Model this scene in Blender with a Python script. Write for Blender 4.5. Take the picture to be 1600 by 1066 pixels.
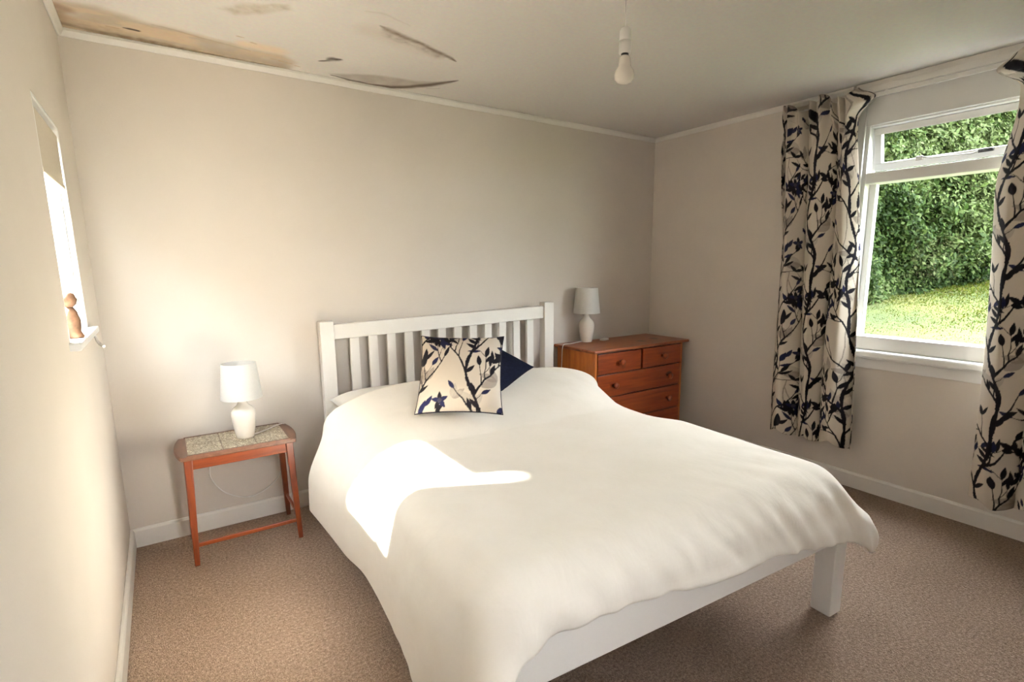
import bpy, bmesh, math, random
import numpy as np
from mathutils import Vector, Matrix

for o in list(bpy.data.objects):
    bpy.data.objects.remove(o, do_unlink=True)
S = bpy.context.scene
COL = S.collection
rnd = random.Random(7)
PI = math.pi

# ------------------------------------------------------------------ camera, light, exposure
cam_d = bpy.data.cameras.new('camera')
cam = bpy.data.objects.new('camera', cam_d)
COL.objects.link(cam)
S.camera = cam
cam.location = (0.2419, -3.0983, 1.3629)
cam.rotation_mode = 'XYZ'
cam.rotation_euler = (1.39596, 0.006322, -0.606075)
cam_d.sensor_width = 36.0
cam_d.lens = 826.56 / 1600 * 36.0
cam_d.shift_x = -26.6 / 1600
cam_d.shift_y = 27.2 / 1600
cam_d.clip_start = 0.02

world = bpy.data.worlds.new('sky')
S.world = world
world.use_nodes = True
wn = world.node_tree.nodes
wn['Background'].inputs[0].default_value = (0.94, 0.96, 1.0, 1)
wn['Background'].inputs[1].default_value = 25

sun_d = bpy.data.lights.new('sun', 'SUN')
sun = bpy.data.objects.new('sun', sun_d)
COL.objects.link(sun)
sun.rotation_euler = Vector((1.03, -0.49, -1.0)).to_track_quat('-Z', 'Y').to_euler()
sun_d.energy = 290.0
sun_d.angle = math.radians(3.5)
sun_d.color = (1.0, 0.935, 0.855)

S.view_settings.view_transform = 'Standard'
S.view_settings.look = 'None'
S.view_settings.gamma = 1.0
S.view_settings.use_curve_mapping = False
S.view_settings.exposure = 0.58

# ------------------------------------------------------------------ helpers
W, H = 3.628, 2.35          # right wall, ceiling
YF = -3.75                  # front wall (behind the camera)


def lin(c):
    """sRGB 0-255 -> linear"""
    out = []
    for v in c:
        v = v / 255.0
        out.append(v / 12.92 if v <= 0.04045 else ((v + 0.055) / 1.055) ** 2.4)
    return tuple(out)


class MB:
    def __init__(self):
        self.v, self.f = [], []

    def add(self, vs, fs):
        b = len(self.v)
        self.v += [tuple(p) for p in vs]
        self.f += [tuple(b + i for i in q) for q in fs]
        return self

    def box(self, x0, x1, y0, y1, z0, z1):
        vs = [(x, y, z) for z in (z0, z1) for y in (y0, y1) for x in (x0, x1)]
        return self.add(vs, [(0, 2, 3, 1), (4, 5, 7, 6), (0, 1, 5, 4), (2, 6, 7, 3), (0, 4, 6, 2), (1, 3, 7, 5)])

    def hexa(self, bot, top):
        """two quads (ccw from above)"""
        return self.add(list(bot) + list(top),
                        [(3, 2, 1, 0), (4, 5, 6, 7), (0, 1, 5, 4), (1, 2, 6, 5), (2, 3, 7, 6), (3, 0, 4, 7)])

    def lathe(self, prof, n=32, c=(0, 0, 0), close=True):
        """prof: list of (r, z) from bottom to top"""
        vs, fs = [], []
        for r, z in prof:
            for k in range(n):
                a = 2 * PI * k / n
                vs.append((c[0] + r * math.cos(a), c[1] + r * math.sin(a), c[2] + z))
        m = len(prof)
        for i in range(m - 1):
            for k in range(n):
                k2 = (k + 1) % n
                fs.append((i * n + k, i * n + k2, (i + 1) * n + k2, (i + 1) * n + k))
        if close:
            fs.append(tuple(range(n))[::-1])
            fs.append(tuple((m - 1) * n + k for k in range(n)))
        return self.add(vs, fs)

    def tube(self, pts, r=0.003, n=8, closed=False):
        pts = [Vector(p) for p in pts]
        m = len(pts)
        vs, fs = [], []
        up = Vector((0, 0, 1))
        prev = None
        for i, p in enumerate(pts):
            if closed:
                t = (pts[(i + 1) % m] - pts[i - 1]).normalized()
            else:
                t = (pts[min(i + 1, m - 1)] - pts[max(i - 1, 0)]).normalized()
            if prev is None:
                a = t.cross(up)
                if a.length < 1e-3:
                    a = t.cross(Vector((1, 0, 0)))
                a.normalize()
            else:
                a = (prev - t * prev.dot(t)).normalized()
            prev = a
            b = t.cross(a)
            rr = r[i] if isinstance(r, (list, tuple)) else r
            for k in range(n):
                an = 2 * PI * k / n
                vs.append(p + (a * math.cos(an) + b * math.sin(an)) * rr)
        for i in range(m if closed else m - 1):
            j = (i + 1) % m
            for k in range(n):
                k2 = (k + 1) % n
                fs.append((i * n + k, i * n + k2, j * n + k2, j * n + k))
        if not closed:
            fs.append(tuple(range(n))[::-1])
            fs.append(tuple((m - 1) * n + k for k in range(n)))
        return self.add(vs, fs)

    def prism(self, poly, z0, z1, axis='z'):
        n = len(poly)
        if axis == 'z':
            vs = [(x, y, z0) for x, y in poly] + [(x, y, z1) for x, y in poly]
        elif axis == 'y':
            vs = [(x, z0, y) for x, y in poly] + [(x, z1, y) for x, y in poly]
        else:
            vs = [(z0, x, y) for x, y in poly] + [(z1, x, y) for x, y in poly]
        fs = [tuple(range(n))[::-1], tuple(n + i for i in range(n))]
        fs += [(i, (i + 1) % n, n + (i + 1) % n, n + i) for i in range(n)]
        return self.add(vs, fs)

    def build(self, name, mat, parent=None, bevel=0, smooth=False, seg=2):
        me = bpy.data.meshes.new(name)
        me.from_pydata(self.v, [], self.f)
        bm = bmesh.new()
        bm.from_mesh(me)
        bmesh.ops.recalc_face_normals(bm, faces=bm.faces)
        bm.to_mesh(me)
        bm.free()
        return link(name, me, mat, parent, bevel, smooth, seg)


def link(name, me, mat, parent=None, bevel=0, smooth=False, seg=2):
    me.materials.clear()
    if mat:
        me.materials.append(mat)
    o = bpy.data.objects.new(name, me)
    COL.objects.link(o)
    if parent:
        o.parent = parent
    if smooth:
        me.polygons.foreach_set('use_smooth', [True] * len(me.polygons))
    if bevel:
        b = o.modifiers.new('bevel', 'BEVEL')
        b.width = bevel
        b.segments = seg
        b.limit_method = 'ANGLE'
        b.angle_limit = math.radians(40)
        b.harden_normals = False
    return o


def grid_mesh(name, X, wrap=False):
    """X: (n, m, 3) array -> quad mesh"""
    n, m = X.shape[:2]
    idx = np.arange(n * m).reshape(n, m)
    q = np.stack([idx[:-1, :-1], idx[1:, :-1], idx[1:, 1:], idx[:-1, 1:]], -1).reshape(-1, 4)
    me = bpy.data.meshes.new(name)
    me.vertices.add(n * m)
    me.vertices.foreach_set('co', np.ascontiguousarray(X, dtype=np.float32).ravel())
    nf = len(q)
    me.loops.add(nf * 4)
    me.loops.foreach_set('vertex_index', q.ravel().astype(np.int32))
    me.polygons.add(nf)
    me.polygons.foreach_set('loop_start', np.arange(0, nf * 4, 4, dtype=np.int32))
    me.update(calc_edges=True)
    me.validate()
    return me


def paint(me, rgb):
    """per-vertex print colour (linear rgb, n x 3)"""
    a = me.color_attributes.new('print', 'FLOAT_COLOR', 'POINT')
    c = np.ones((len(rgb), 4), np.float32)
    c[:, :3] = rgb
    a.data.foreach_set('color', c.ravel())


def tag(o, label=None, cat=None, group=None, kind=None):
    if label: o['label'] = label
    if cat: o['category'] = cat
    if group: o['group'] = group
    if kind: o['kind'] = kind
    return o


def empty(name, loc, rz=0.0):
    o = bpy.data.objects.new(name, None)
    o.empty_display_size = 0.1
    COL.objects.link(o)
    o.location = loc
    o.rotation_euler = (0, 0, rz)
    return o


def smoothstep(a, b, x):
    t = np.clip((x - a) / (b - a), 0, 1)
    return t * t * (3 - 2 * t)


def vnoise(x, y, seed=0):
    """value noise, numpy"""
    r = np.random.RandomState(seed).rand(64, 64)
    xi, yi = np.floor(x).astype(int), np.floor(y).astype(int)
    fx, fy = x - xi, y - yi
    fx, fy = fx * fx * (3 - 2 * fx), fy * fy * (3 - 2 * fy)
    g = lambda i, j: r[i % 64, j % 64]
    return (g(xi, yi) * (1 - fx) + g(xi + 1, yi) * fx) * (1 - fy) + (g(xi, yi + 1) * (1 - fx) + g(xi + 1, yi + 1) * fx) * fy


def fbm(x, y, seed=0, oct=4):
    s, a, t = 0, 0.5, 0
    for k in range(oct):
        s = s + a * vnoise(x * 2 ** k + 7.3 * k, y * 2 ** k + 3.1 * k, seed + k)
        t += a
        a *= 0.5
    return s / t


# ------------------------------------------------------------------ materials
class NT:
    def __init__(self, name):
        self.m = bpy.data.materials.new(name)
        self.m.use_nodes = True
        self.t = self.m.node_tree
        self.b = self.t.nodes['Principled BSDF']

    def n(self, typ, **kw):
        nd = self.t.nodes.new(typ)
        for k, v in kw.items():
            if k.startswith('i_'):
                key = k[2:]
                nd.inputs[int(key) if key.isdigit() else key.replace('_', ' ')].default_value = v
            else:
                setattr(nd, k, v)
        return nd

    def l(self, a, b):
        self.t.links.new(a, b)

    def noise(self, scale, detail=3, rough=0.5, coord='Object', vec=None, stretch=None):
        if vec is None:
            tc = self.n('ShaderNodeTexCoord')
            vec = tc.outputs[coord]
        if stretch:
            mp = self.n('ShaderNodeMapping')
            mp.inputs['Scale'].default_value = stretch
            self.l(vec, mp.inputs['Vector'])
            vec = mp.outputs['Vector']
        nz = self.n('ShaderNodeTexNoise')
        nz.inputs['Scale'].default_value = scale
        nz.inputs['Detail'].default_value = detail
        nz.inputs['Roughness'].default_value = rough
        self.l(vec, nz.inputs['Vector'])
        return nz

    def ramp(self, src, stops):
        r = self.n('ShaderNodeValToRGB')
        e = r.color_ramp.elements
        while len(e) < len(stops):
            e.new(0.5)
        for el, (p, c) in zip(e, stops):
            el.position = p
            el.color = (*c, 1)
        self.l(src, r.inputs['Fac'])
        return r

    def bump(self, src, strength=0.2, dist=0.01):
        b = self.n('ShaderNodeBump')
        b.inputs['Strength'].default_value = strength
        b.inputs['Distance'].default_value = dist
        self.l(src, b.inputs['Height'])
        self.l(b.outputs['Normal'], self.b.inputs['Normal'])
        return b


def plain(name, c, rough=0.6, spec=0.4, var=0.06, nscale=8, bump=0.0, bscale=150, bdist=0.002):
    """painted / ceramic surface: one colour with slight mottling and grain"""
    t = NT(name)
    nz = t.noise(nscale, 3)
    c2 = tuple(min(1, v * (1 + var)) for v in c)
    c1 = tuple(v * (1 - var) for v in c)
    r = t.ramp(nz.outputs['Fac'], [(0.3, c1), (0.7, c2)])
    t.l(r.outputs['Color'], t.b.inputs['Base Color'])
    t.b.inputs['Roughness'].default_value = rough
    t.b.inputs['Specular IOR Level'].default_value = spec
    if bump:
        t.bump(t.noise(bscale, 2).outputs['Fac'], bump, bdist)
    return t.m


def wood(name, c_dark, c_mid, c_light, rough=0.4, stretch=(1.2, 14, 14), knots=False, scale=3.0):
    t = NT(name)
    nz = t.noise(scale, 5, 0.6, stretch=stretch)
    r = t.ramp(nz.outputs['Fac'], [(0.28, c_dark), (0.5, c_mid), (0.75, c_light)])
    out = r.outputs['Color']
    if knots:
        tc = t.n('ShaderNodeTexCoord')
        mp = t.n('ShaderNodeMapping')
        mp.inputs['Scale'].default_value = (4.2, 4.2, 7.5)
        t.l(tc.outputs['Object'], mp.inputs['Vector'])
        vo = t.n('ShaderNodeTexVoronoi')
        vo.inputs['Scale'].default_value = 1.0
        t.l(mp.outputs['Vector'], vo.inputs['Vector'])
        kr = t.ramp(vo.outputs['Distance'], [(0.11, (1, 1, 1)), (0.20, (0, 0, 0))])
        mx = t.n('ShaderNodeMixRGB')
        mx.inputs['Color2'].default_value = (*[v * 0.35 for v in c_dark], 1)
        t.l(kr.outputs['Color'], mx.inputs['Fac'])
        t.l(out, mx.inputs['Color1'])
        out = mx.outputs['Color']
    t.l(out, t.b.inputs['Base Color'])
    t.b.inputs['Roughness'].default_value = rough
    t.bump(nz.outputs['Fac'], 0.06, 0.002)
    return t.m


def printed(name, rough=0.85, weave=900):
    """cloth whose flat print is held on the mesh"""
    t = NT(name)
    a = t.n('ShaderNodeVertexColor', layer_name='print')
    nz = t.noise(weave, 2)
    mx = t.n('ShaderNodeMixRGB', blend_type='MULTIPLY')
    mx.inputs['Fac'].default_value = 0.15
    t.l(a.outputs['Color'], mx.inputs['Color1'])
    t.l(nz.outputs['Color'], mx.inputs['Color2'])
    t.l(mx.outputs['Color'], t.b.inputs['Base Color'])
    t.b.inputs['Roughness'].default_value = rough
    t.b.inputs['Specular IOR Level'].default_value = 0.15
    t.bump(nz.outputs['Fac'], 0.1, 0.001)
    return t.m


M = {}
M['wall'] = plain('wall_paint', (0.655, 0.60, 0.54), 0.9, 0.2, 0.02, 3, 0.12, 160, 0.002)
M['trim'] = plain('white_gloss_trim', (0.79, 0.765, 0.72), 0.45, 0.4, 0.03, 5)
M['frame'] = plain('white_window_paint', (0.80, 0.80, 0.79), 0.35, 0.4, 0.02, 5)
M['bed'] = plain('white_bed_paint', (0.82, 0.79, 0.74), 0.45, 0.4, 0.02, 4)
M['ceramic'] = plain('cream_ceramic', (0.80, 0.745, 0.67), 0.22, 0.5, 0.015, 5)
M['plastic'] = plain('white_plastic', (0.80, 0.78, 0.75), 0.35, 0.45, 0.02, 8)
M['dark'] = plain('dark_metal', (0.03, 0.03, 0.03), 0.4, 0.5, 0.1, 20)
M['metal'] = plain('dull_metal', (0.35, 0.33, 0.30), 0.35, 0.7, 0.1, 30)
M['mattress'] = plain('mattress_ticking', (0.78, 0.75, 0.70), 0.9, 0.1, 0.02, 8, 0.2, 80)
M['navy'] = plain('navy_cloth', (0.006, 0.008, 0.020), 0.9, 0.1, 0.2, 60, 0.25, 900, 0.001)
M['piping'] = plain('dark_piping', (0.012, 0.012, 0.022), 0.8, 0.2, 0.1, 60)
M['teak'] = wood('teak', (0.085, 0.014, 0.004), (0.15, 0.029, 0.007), (0.21, 0.047, 0.011), 0.35, (14, 14, 1.2))
M['teak_top'] = wood('teak_top', (0.075, 0.030, 0.016), (0.115, 0.048, 0.027), (0.16, 0.072, 0.040), 0.4, (14, 2, 14))
M['teak_rail'] = wood('teak_rail', (0.11, 0.018, 0.004), (0.18, 0.034, 0.007), (0.24, 0.054, 0.011), 0.33, (1.5, 14, 14))
M['pine_front'] = wood('varnished_pine_front', (0.17, 0.026, 0.006), (0.25, 0.042, 0.009), (0.35, 0.072, 0.015), 0.32, (1.3, 9, 16), True)
M['pine_lit'] = wood('varnished_pine_lit', (0.32, 0.075, 0.012), (0.45, 0.125, 0.022), (0.56, 0.18, 0.034), 0.35, (9, 9, 1.2))  # same pine in a brighter tone, for the side the light falls on
M['pine_gap'] = wood('pine_gap_shade', (0.05, 0.010, 0.003), (0.075, 0.016, 0.004), (0.10, 0.024, 0.006), 0.5, (1.3, 9, 9))  # rails coloured dark to stand for the shade in the drawer gaps
M['pine_top'] = wood('varnished_pine_top', (0.20, 0.055, 0.018), (0.29, 0.085, 0.03), (0.38, 0.125, 0.05), 0.35, (1.3, 12, 9), True)


def mk_shade():
    t = NT('white_shade_cloth')
    nz = t.noise(300, 2)
    r = t.ramp(nz.outputs['Fac'], [(0.3, (0.80, 0.79, 0.76)), (0.7, (0.86, 0.85, 0.82))])
    tr = t.n('ShaderNodeBsdfTranslucent')
    t.l(r.outputs['Color'], tr.inputs['Color'])
    t.l(r.outputs['Color'], t.b.inputs['Base Color'])
    t.b.inputs['Roughness'].default_value = 0.9
    mx = t.n('ShaderNodeMixShader')
    mx.inputs[0].default_value = 0.35
    t.l(t.b.outputs[0], mx.inputs[1])
    t.l(tr.outputs[0], mx.inputs[2])
    t.l(mx.outputs[0], t.t.nodes['Material Output'].inputs[0])
    return t.m


def mk_glass():
    t = NT('window_glass')
    tr = t.n('ShaderNodeBsdfTransparent')
    tr.inputs['Color'].default_value = (0.95, 0.965, 0.955, 1)
    gl = t.n('ShaderNodeBsdfGlossy')
    gl.inputs['Roughness'].default_value = 0.0
    lw_ = t.n('ShaderNodeLayerWeight')
    lw_.inputs['Blend'].default_value = 0.5
    pw = t.n('ShaderNodeMath', operation='POWER')
    t.l(lw_.outputs['Facing'], pw.inputs[0])
    pw.inputs[1].default_value = 4.0
    fr = t.n('ShaderNodeMath', operation='MULTIPLY_ADD')
    t.l(pw.outputs[0], fr.inputs[0])
    fr.inputs[1].default_value = 0.3
    fr.inputs[2].default_value = 0.003
    mx = t.n('ShaderNodeMixShader')
    t.l(fr.outputs[0], mx.inputs[0])
    t.l(tr.outputs[0], mx.inputs[1])
    t.l(gl.outputs[0], mx.inputs[2])
    t.l(mx.outputs[0], t.t.nodes['Material Output'].inputs[0])
    return t.m


def mk_carpet():
    t = NT('tan_loop_carpet')
    tc = t.n('ShaderNodeTexCoord')
    vo = t.n('ShaderNodeTexVoronoi')
    vo.inputs['Scale'].default_value = 230
    t.l(tc.outputs['Object'], vo.inputs['Vector'])
    n1 = t.noise(90, 4, 0.7)
    n2 = t.noise(2.2, 3)
    n3 = t.noise(260, 2)
    r = t.ramp(n1.outputs['Fac'], [(0.30, (0.18, 0.125, 0.093)), (0.52, (0.325, 0.24, 0.186)), (0.72, (0.47, 0.362, 0.288))])
    r3 = t.ramp(n3.outputs['Fac'], [(0.3, (0.62, 0.60, 0.58)), (0.7, (1.18, 1.18, 1.18))])
    r2 = t.ramp(n2.outputs['Fac'], [(0.3, (0.90, 0.89, 0.88)), (0.7, (1.05, 1.05, 1.05))])
    m1 = t.n('ShaderNodeMixRGB', blend_type='MULTIPLY')
    m1.inputs[0].default_value = 1
    m2 = t.n('ShaderNodeMixRGB', blend_type='MULTIPLY')
    m2.inputs[0].default_value = 1
    t.l(r.outputs[0], m1.inputs[1]); t.l(r2.outputs[0], m1.inputs[2])
    t.l(m1.outputs[0], m2.inputs[1]); t.l(r3.outputs[0], m2.inputs[2])
    t.l(m2.outputs[0], t.b.inputs['Base Color'])
    t.b.inputs['Roughness'].default_value = 1.0
    t.b.inputs['Specular IOR Level'].default_value = 0.05
    t.bump(vo.outputs['Distance'], 0.7, 0.006)
    return t.m


def mk_duvet():
    t = NT('cream_cotton')
    n1 = t.noise(5, 4, 0.6)
    n2 = t.noise(4.0, 4, 0.5, stretch=(1.6, 1.0, 1.0))
    n2.inputs['Distortion'].default_value = 0.5
    r = t.ramp(n1.outputs['Fac'], [(0.3, (0.79, 0.74, 0.655)), (0.7, (0.83, 0.78, 0.70))])
    t.l(r.outputs[0], t.b.inputs['Base Color'])
    t.b.inputs['Roughness'].default_value = 0.9
    t.b.inputs['Specular IOR Level'].default_value = 0.15
    t.b.inputs['Sheen Weight'].default_value = 0.15
    t.bump(n2.outputs['Fac'], 0.22, 0.02)
    return t.m


def mk_tile():
    t = NT('mottled_relief_tile')
    vo = t.noise(60, 3, 0.65)
    vo.inputs['Distortion'].default_value = 2.5
    r = t.ramp(vo.outputs['Fac'], [(0.40, (0.17, 0.125, 0.075)), (0.52, (0.33, 0.28, 0.19)), (0.61, (0.80, 0.76, 0.62))])
    t.l(r.outputs[0], t.b.inputs['Base Color'])
    t.b.inputs['Roughness'].default_value = 0.35
    t.bump(vo.outputs['Fac'], 0.5, 0.004)
    return t.m


def mk_blind():
    t = NT('beige_blind_cloth')
    nz = t.noise(200, 2)
    r = t.ramp(nz.outputs['Fac'], [(0.3, (0.50, 0.44, 0.35)), (0.7, (0.54, 0.48, 0.39))])
    t.l(r.outputs['Color'], t.b.inputs['Base Color'])
    t.b.inputs['Roughness'].default_value = 0.95
    return t.m


def mk_hedge():
    t = NT('hedge_leaf')
    a = t.n('ShaderNodeVertexColor', layer_name='print')
    tr = t.n('ShaderNodeBsdfTranslucent')
    t.l(a.outputs['Color'], tr.inputs['Color'])
    t.l(a.outputs['Color'], t.b.inputs['Base Color'])
    t.b.inputs['Roughness'].default_value = 0.6
    t.b.inputs['Specular IOR Level'].default_value = 0.12
    mx = t.n('ShaderNodeMixShader')
    mx.inputs[0].default_value = 0.3
    t.l(t.b.outputs[0], mx.inputs[1])
    t.l(tr.outputs[0], mx.inputs[2])
    t.l(mx.outputs[0], t.t.nodes['Material Output'].inputs[0])
    return t.m


def mk_lawn():
    t = NT('lawn')
    n1 = t.noise(0.9, 4, 0.6)
    n2 = t.noise(14, 4, 0.7)
    r = t.ramp(n1.outputs[0], [(0.3, (0.026, 0.044, 0.005)), (0.5, (0.050, 0.064, 0.007)), (0.7, (0.085, 0.086, 0.014))])
    r2 = t.ramp(n2.outputs[0], [(0.3, (0.55, 0.6, 0.5)), (0.7, (1.2, 1.2, 1.1))])
    m = t.n('ShaderNodeMixRGB', blend_type='MULTIPLY')
    m.inputs[0].default_value = 1
    t.l(r.outputs[0], m.inputs[1]); t.l(r2.outputs[0], m.inputs[2])
    t.l(m.outputs[0], t.b.inputs['Base Color'])
    t.b.inputs['Roughness'].default_value = 0.9
    t.bump(n2.outputs[0], 0.8, 0.05)
    return t.m


M['shade'] = mk_shade(); M['glass'] = mk_glass(); M['carpet'] = mk_carpet(); M['duvet'] = mk_duvet()
M['tile'] = mk_tile(); M['blind'] = mk_blind(); M['hedge'] = mk_hedge(); M['lawn'] = mk_lawn()
M['print'] = printed('printed_cotton'); M['ceiling'] = printed('ceiling_paint', 0.95, 60)
M['bark'] = plain('bark', (0.05, 0.035, 0.02), 0.9, 0.1, 0.3, 20)
M['bounce_ground'] = plain('pale_bounce_ground', (0.26, 0.235, 0.20), 0.9, 0.1, 0.15, 3)
M['light_blocker'] = plain('blocker_render', (0.35, 0.30, 0.25), 0.9, 0.1, 0.1, 4)

# ------------------------------------------------------------------ room shell
T = 0.14                                            # wall thickness
MB().box(-T, W + T, YF - T, T, -0.12, 0).build('floor', M['carpet'])['kind'] = 'structure'
MB().box(-T, W + T, 0, T, 0, H).build('wall_back', M['wall'])['kind'] = 'structure'
# left wall with the small window opening
LY0, LY1, LZ0, LZ1 = -0.985, -0.47, 1.135, 1.86
mb = MB()
TW = 0.055                                          # left wall thinned to weaken the glow off the window jamb
mb.box(-TW, 0, YF, LY0, 0, H).box(-TW, 0, LY1, 0, 0, H).box(-TW, 0, LY0, LY1, 0, LZ0).box(-TW, 0, LY0, LY1, LZ1, H)
mb.build('wall_left', M['wall'])['kind'] = 'structure'
# right wall with the big window opening
RY0, RY1, RZ0, RZ1 = -3.1, -1.56, 0.86, 2.14
mb = MB()
mb.box(W, W + T, YF, RY0, 0, H).box(W, W + T, RY1, 0, 0, H).box(W, W + T, RY0, RY1, 0, RZ0).box(W, W + T, RY0, RY1, RZ1, H)
mb.build('wall_right', M['wall'])['kind'] = 'structure'
# front wall behind the camera, with an unseen slit added to let in fill light
FX0, FX1, FZ0, FZ1 = 0.66, 0.94, 1.0, 2.1
mb = MB()
mb.box(-T, FX0, YF - T, YF, 0, H).box(FX1, W + T, YF - T, YF, 0, H).box(FX0, FX1, YF - T, YF, 0, FZ0).box(FX0, FX1, YF - T, YF, FZ1, H)
mb.build('wall_front', M['wall'])['kind'] = 'structure'

# ceiling: a slab plus a finely divided underside so the damp marks can be painted on it
nx, ny = 460, 300
gx = np.concatenate([np.linspace(0, 1.85, nx), np.linspace(1.9, W, 20)])
gy = np.concatenate([np.linspace(YF, -1.0, 20), np.linspace(-0.98, 0, ny)])
CX, CY = np.meshgrid(gx, gy, indexing='ij')
base = np.array((0.71, 0.675, 0.63))
rgb = np.broadcast_to(base, CX.shape + (3,)).copy()
wx = CX + 0.03 * (fbm(CX * 9, CY * 9, 3) - 0.5)
wy = CY + 0.03 * (fbm(CX * 9, CY * 9, 13) - 0.5)
mott = fbm(CX * 14, CY * 14, 5)
mott2 = fbm(CX * 45, CY * 45, 8)


def mixin(mask, c):
    global rgb
    m = np.clip(mask, 0, 1)[..., None]
    rgb = rgb * (1 - m) + np.array(c) * m


def poly_mask(poly, soft):
    """soft mask of a polygon in ceiling coordinates"""
    inside = np.zeros(CX.shape, bool)
    d = np.full(CX.shape, 9.0)
    n = len(poly)
    for i in range(n):
        (x0, y0), (x1, y1) = poly[i], poly[(i + 1) % n]
        c = ((y0 > wy) != (y1 > wy)) & (wx < (x1 - x0) * (wy - y0) / (y1 - y0 + 1e-9) + x0)
        inside ^= c
        t = np.clip(((wx - x0) * (x1 - x0) + (wy - y0) * (y1 - y0)) / ((x1 - x0) ** 2 + (y1 - y0) ** 2 + 1e-9), 0, 1)
        d = np.minimum(d, np.hypot(wx - x0 - t * (x1 - x0), wy - y0 - t * (y1 - y0)))
    sd = np.where(inside, d, -d)
    return smoothstep(-soft, soft, sd)


def stroke(pts, soft=0.5):
    """pts: (x, y, half width)"""
    m = np.zeros(CX.shape)
    for (x0, y0, r0), (x1, y1, r1) in zip(pts[:-1], pts[1:]):
        t = np.clip(((wx - x0) * (x1 - x0) + (wy - y0) * (y1 - y0)) / ((x1 - x0) ** 2 + (y1 - y0) ** 2 + 1e-9), 0, 1)
        d = np.hypot(wx - x0 - t * (x1 - x0), wy - y0 - t * (y1 - y0))
        r = r0 + t * (r1 - r0)
        m = np.maximum(m, 1 - smoothstep(r * (1 - soft), r * (1 + soft), d))
    return m


# tan damp patch along the back wall
tan = [(0.0, -0.30), (0.06, -0.30), (0.153, -0.315), (0.313, -0.265), (0.44, -0.245), (0.542, -0.225), (0.68, -0.20), (0.83, -0.20),
       (0.91, -0.13), (0.88, -0.01), (0.48, 0.0), (0.0, 0.0)]
pm = poly_mask(tan, 0.035)
mixin(pm * (0.55 + 0.5 * mott), lin((166, 150, 126)))
mixin(pm * smoothstep(0.45, 0.62, fbm(CX * 7 + 4, CY * 16, 21)) * 0.7, lin((200, 177, 148)))
mixin(poly_mask([(0.0, -.16), (0.20, -.13), (0.33, -.07), (0.7, -.09), (0.9, -.06), (0.9, 0), (0, 0)], 0.04) * (0.15 + 0.65 * mott2), lin((130, 116, 98)))
mixin(poly_mask([(0.50, -.19), (0.75, -.14), (0.88, -.08), (0.88, -.02), (0.6, -.05), (0.5, -.1)], 0.05) * 0.6, lin((150, 138, 124)))
mixin(stroke([(0.03, -.065, .018), (0.12, -.05, .020), (0.30, -.040, .020), (0.5, -.034, .012), (0.85, -.026, .003)], 0.8) * (0.5 + 0.6 * mott2), lin((100, 82, 60)))
mixin(stroke([(0.0, -.25, .03), (0.05, -.22, .03)], 0.8) * 0.8, lin((130, 108, 92)))
mixin(stroke([(0.02, -.09, .03), (0.03, -.18, .02)], 0.9) * 0.6, lin((130, 110, 90)))
mixin(stroke([(0.33, -.255, .006), (0.5, -.21, .007), (0.7, -.17, .004)], 0.9) * 0.45 * (0.4 + mott2), lin((140, 122, 100)))
mixin(stroke([(0.225, -.155, .004), (0.245, -.152, .011), (0.280, -.146, .010)], 0.6), lin((58, 45, 34)))
mixin(stroke([(0.17, -.14, .005), (0.205, -.135, .004)], 0.9) * 0.6, lin((130, 108, 84)))
# orange blush and little spots
mixin(stroke([(0.66, -.24, .03), (0.80, -.25, .04)], 1.0) * 0.55, lin((236, 204, 160)))
for sx, sy in ((0.69, -.275), (0.84, -.12), (0.88, -.11), (0.64, -.32), (0.80, -.13), (0.92, -.09)):
    mixin(stroke([(sx, sy, .006), (sx + .02, sy + .004, .004)], 0.9) * 0.7, lin((176, 146, 108)))
# grey smear further out
mixin(poly_mask([(0.55, -.57), (0.60, -.54), (0.70, -.62), (0.78, -.70), (0.76, -.74), (0.64, -.68)], 0.02) * (0.2 + 0.75 * mott2), lin((152, 138, 116)))
# black fleck
mixin(stroke([(1.0, -.215, .006), (1.03, -.245, .009), (1.05, -.285, .019), (1.072, -.305, .009)], 0.8) * (0.5 + 0.7 * mott2), lin((62, 52, 38)))
# long brown streak
mixin(stroke([(1.08, -.70, .05), (1.30, -.655, .055), (1.45, -.60, .03)], 1.0) * 0.28, lin((170, 152, 130)))
mixin(stroke([(1.115, -.765, .004), (1.15, -.742, .018), (1.24, -.716, .019), (1.32, -.688, .013), (1.45, -.638, .017), (1.52, -.607, .010), (1.56, -.59, .003)], 0.95) * (0.65 + 0.5 * mott2), lin((90, 74, 58)))
mixin(stroke([(1.16, -.70, .022), (1.2, -.68, .02), (1.32, -.655, .022), (1.46, -.605, .02)], 0.9) * 0.8 * mott2, lin((104, 90, 74)))
# mould lobe by the coving
mixin(poly_mask([(1.09, -.075), (1.18, -.14), (1.28, -.19), (1.40, -.215), (1.50, -.215), (1.60, -.27), (1.68, -.325), (1.60, -.21), (1.48, -.08), (1.36, -.035), (1.2, -.035)], 0.02) * (0.35 + 0.5 * mott), lin((134, 120, 104)))
mixin(stroke([(1.10, -.055, .004), (1.20, -.035, .010), (1.30, -.03, .013), (1.43, -.05, .022), (1.52, -.115, .026), (1.60, -.215, .024), (1.66, -.30, .014), (1.69, -.345, .004)], 0.9), lin((84, 70, 56)))
mixin(stroke([(1.60, -.13, .004), (1.66, -.17, .004)], 0.9) * 0.5, lin((150, 135, 116)))
mixin(stroke([(1.02, -.86, .006), (1.08, -.87, .006), (1.22, -.83, .003)], 0.9) * 0.25, lin((165, 150, 130)))
sag = 0.006 * np.exp(-((CX - 1.35) / 0.25) ** 2 - ((CY + 0.35) / 0.25) ** 2)
X = np.stack([CX, CY, np.full(CX.shape, H) - sag], -1)
cme = grid_mesh('ceiling', X[::-1])
paint(cme, rgb[::-1].reshape(-1, 3))
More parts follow.
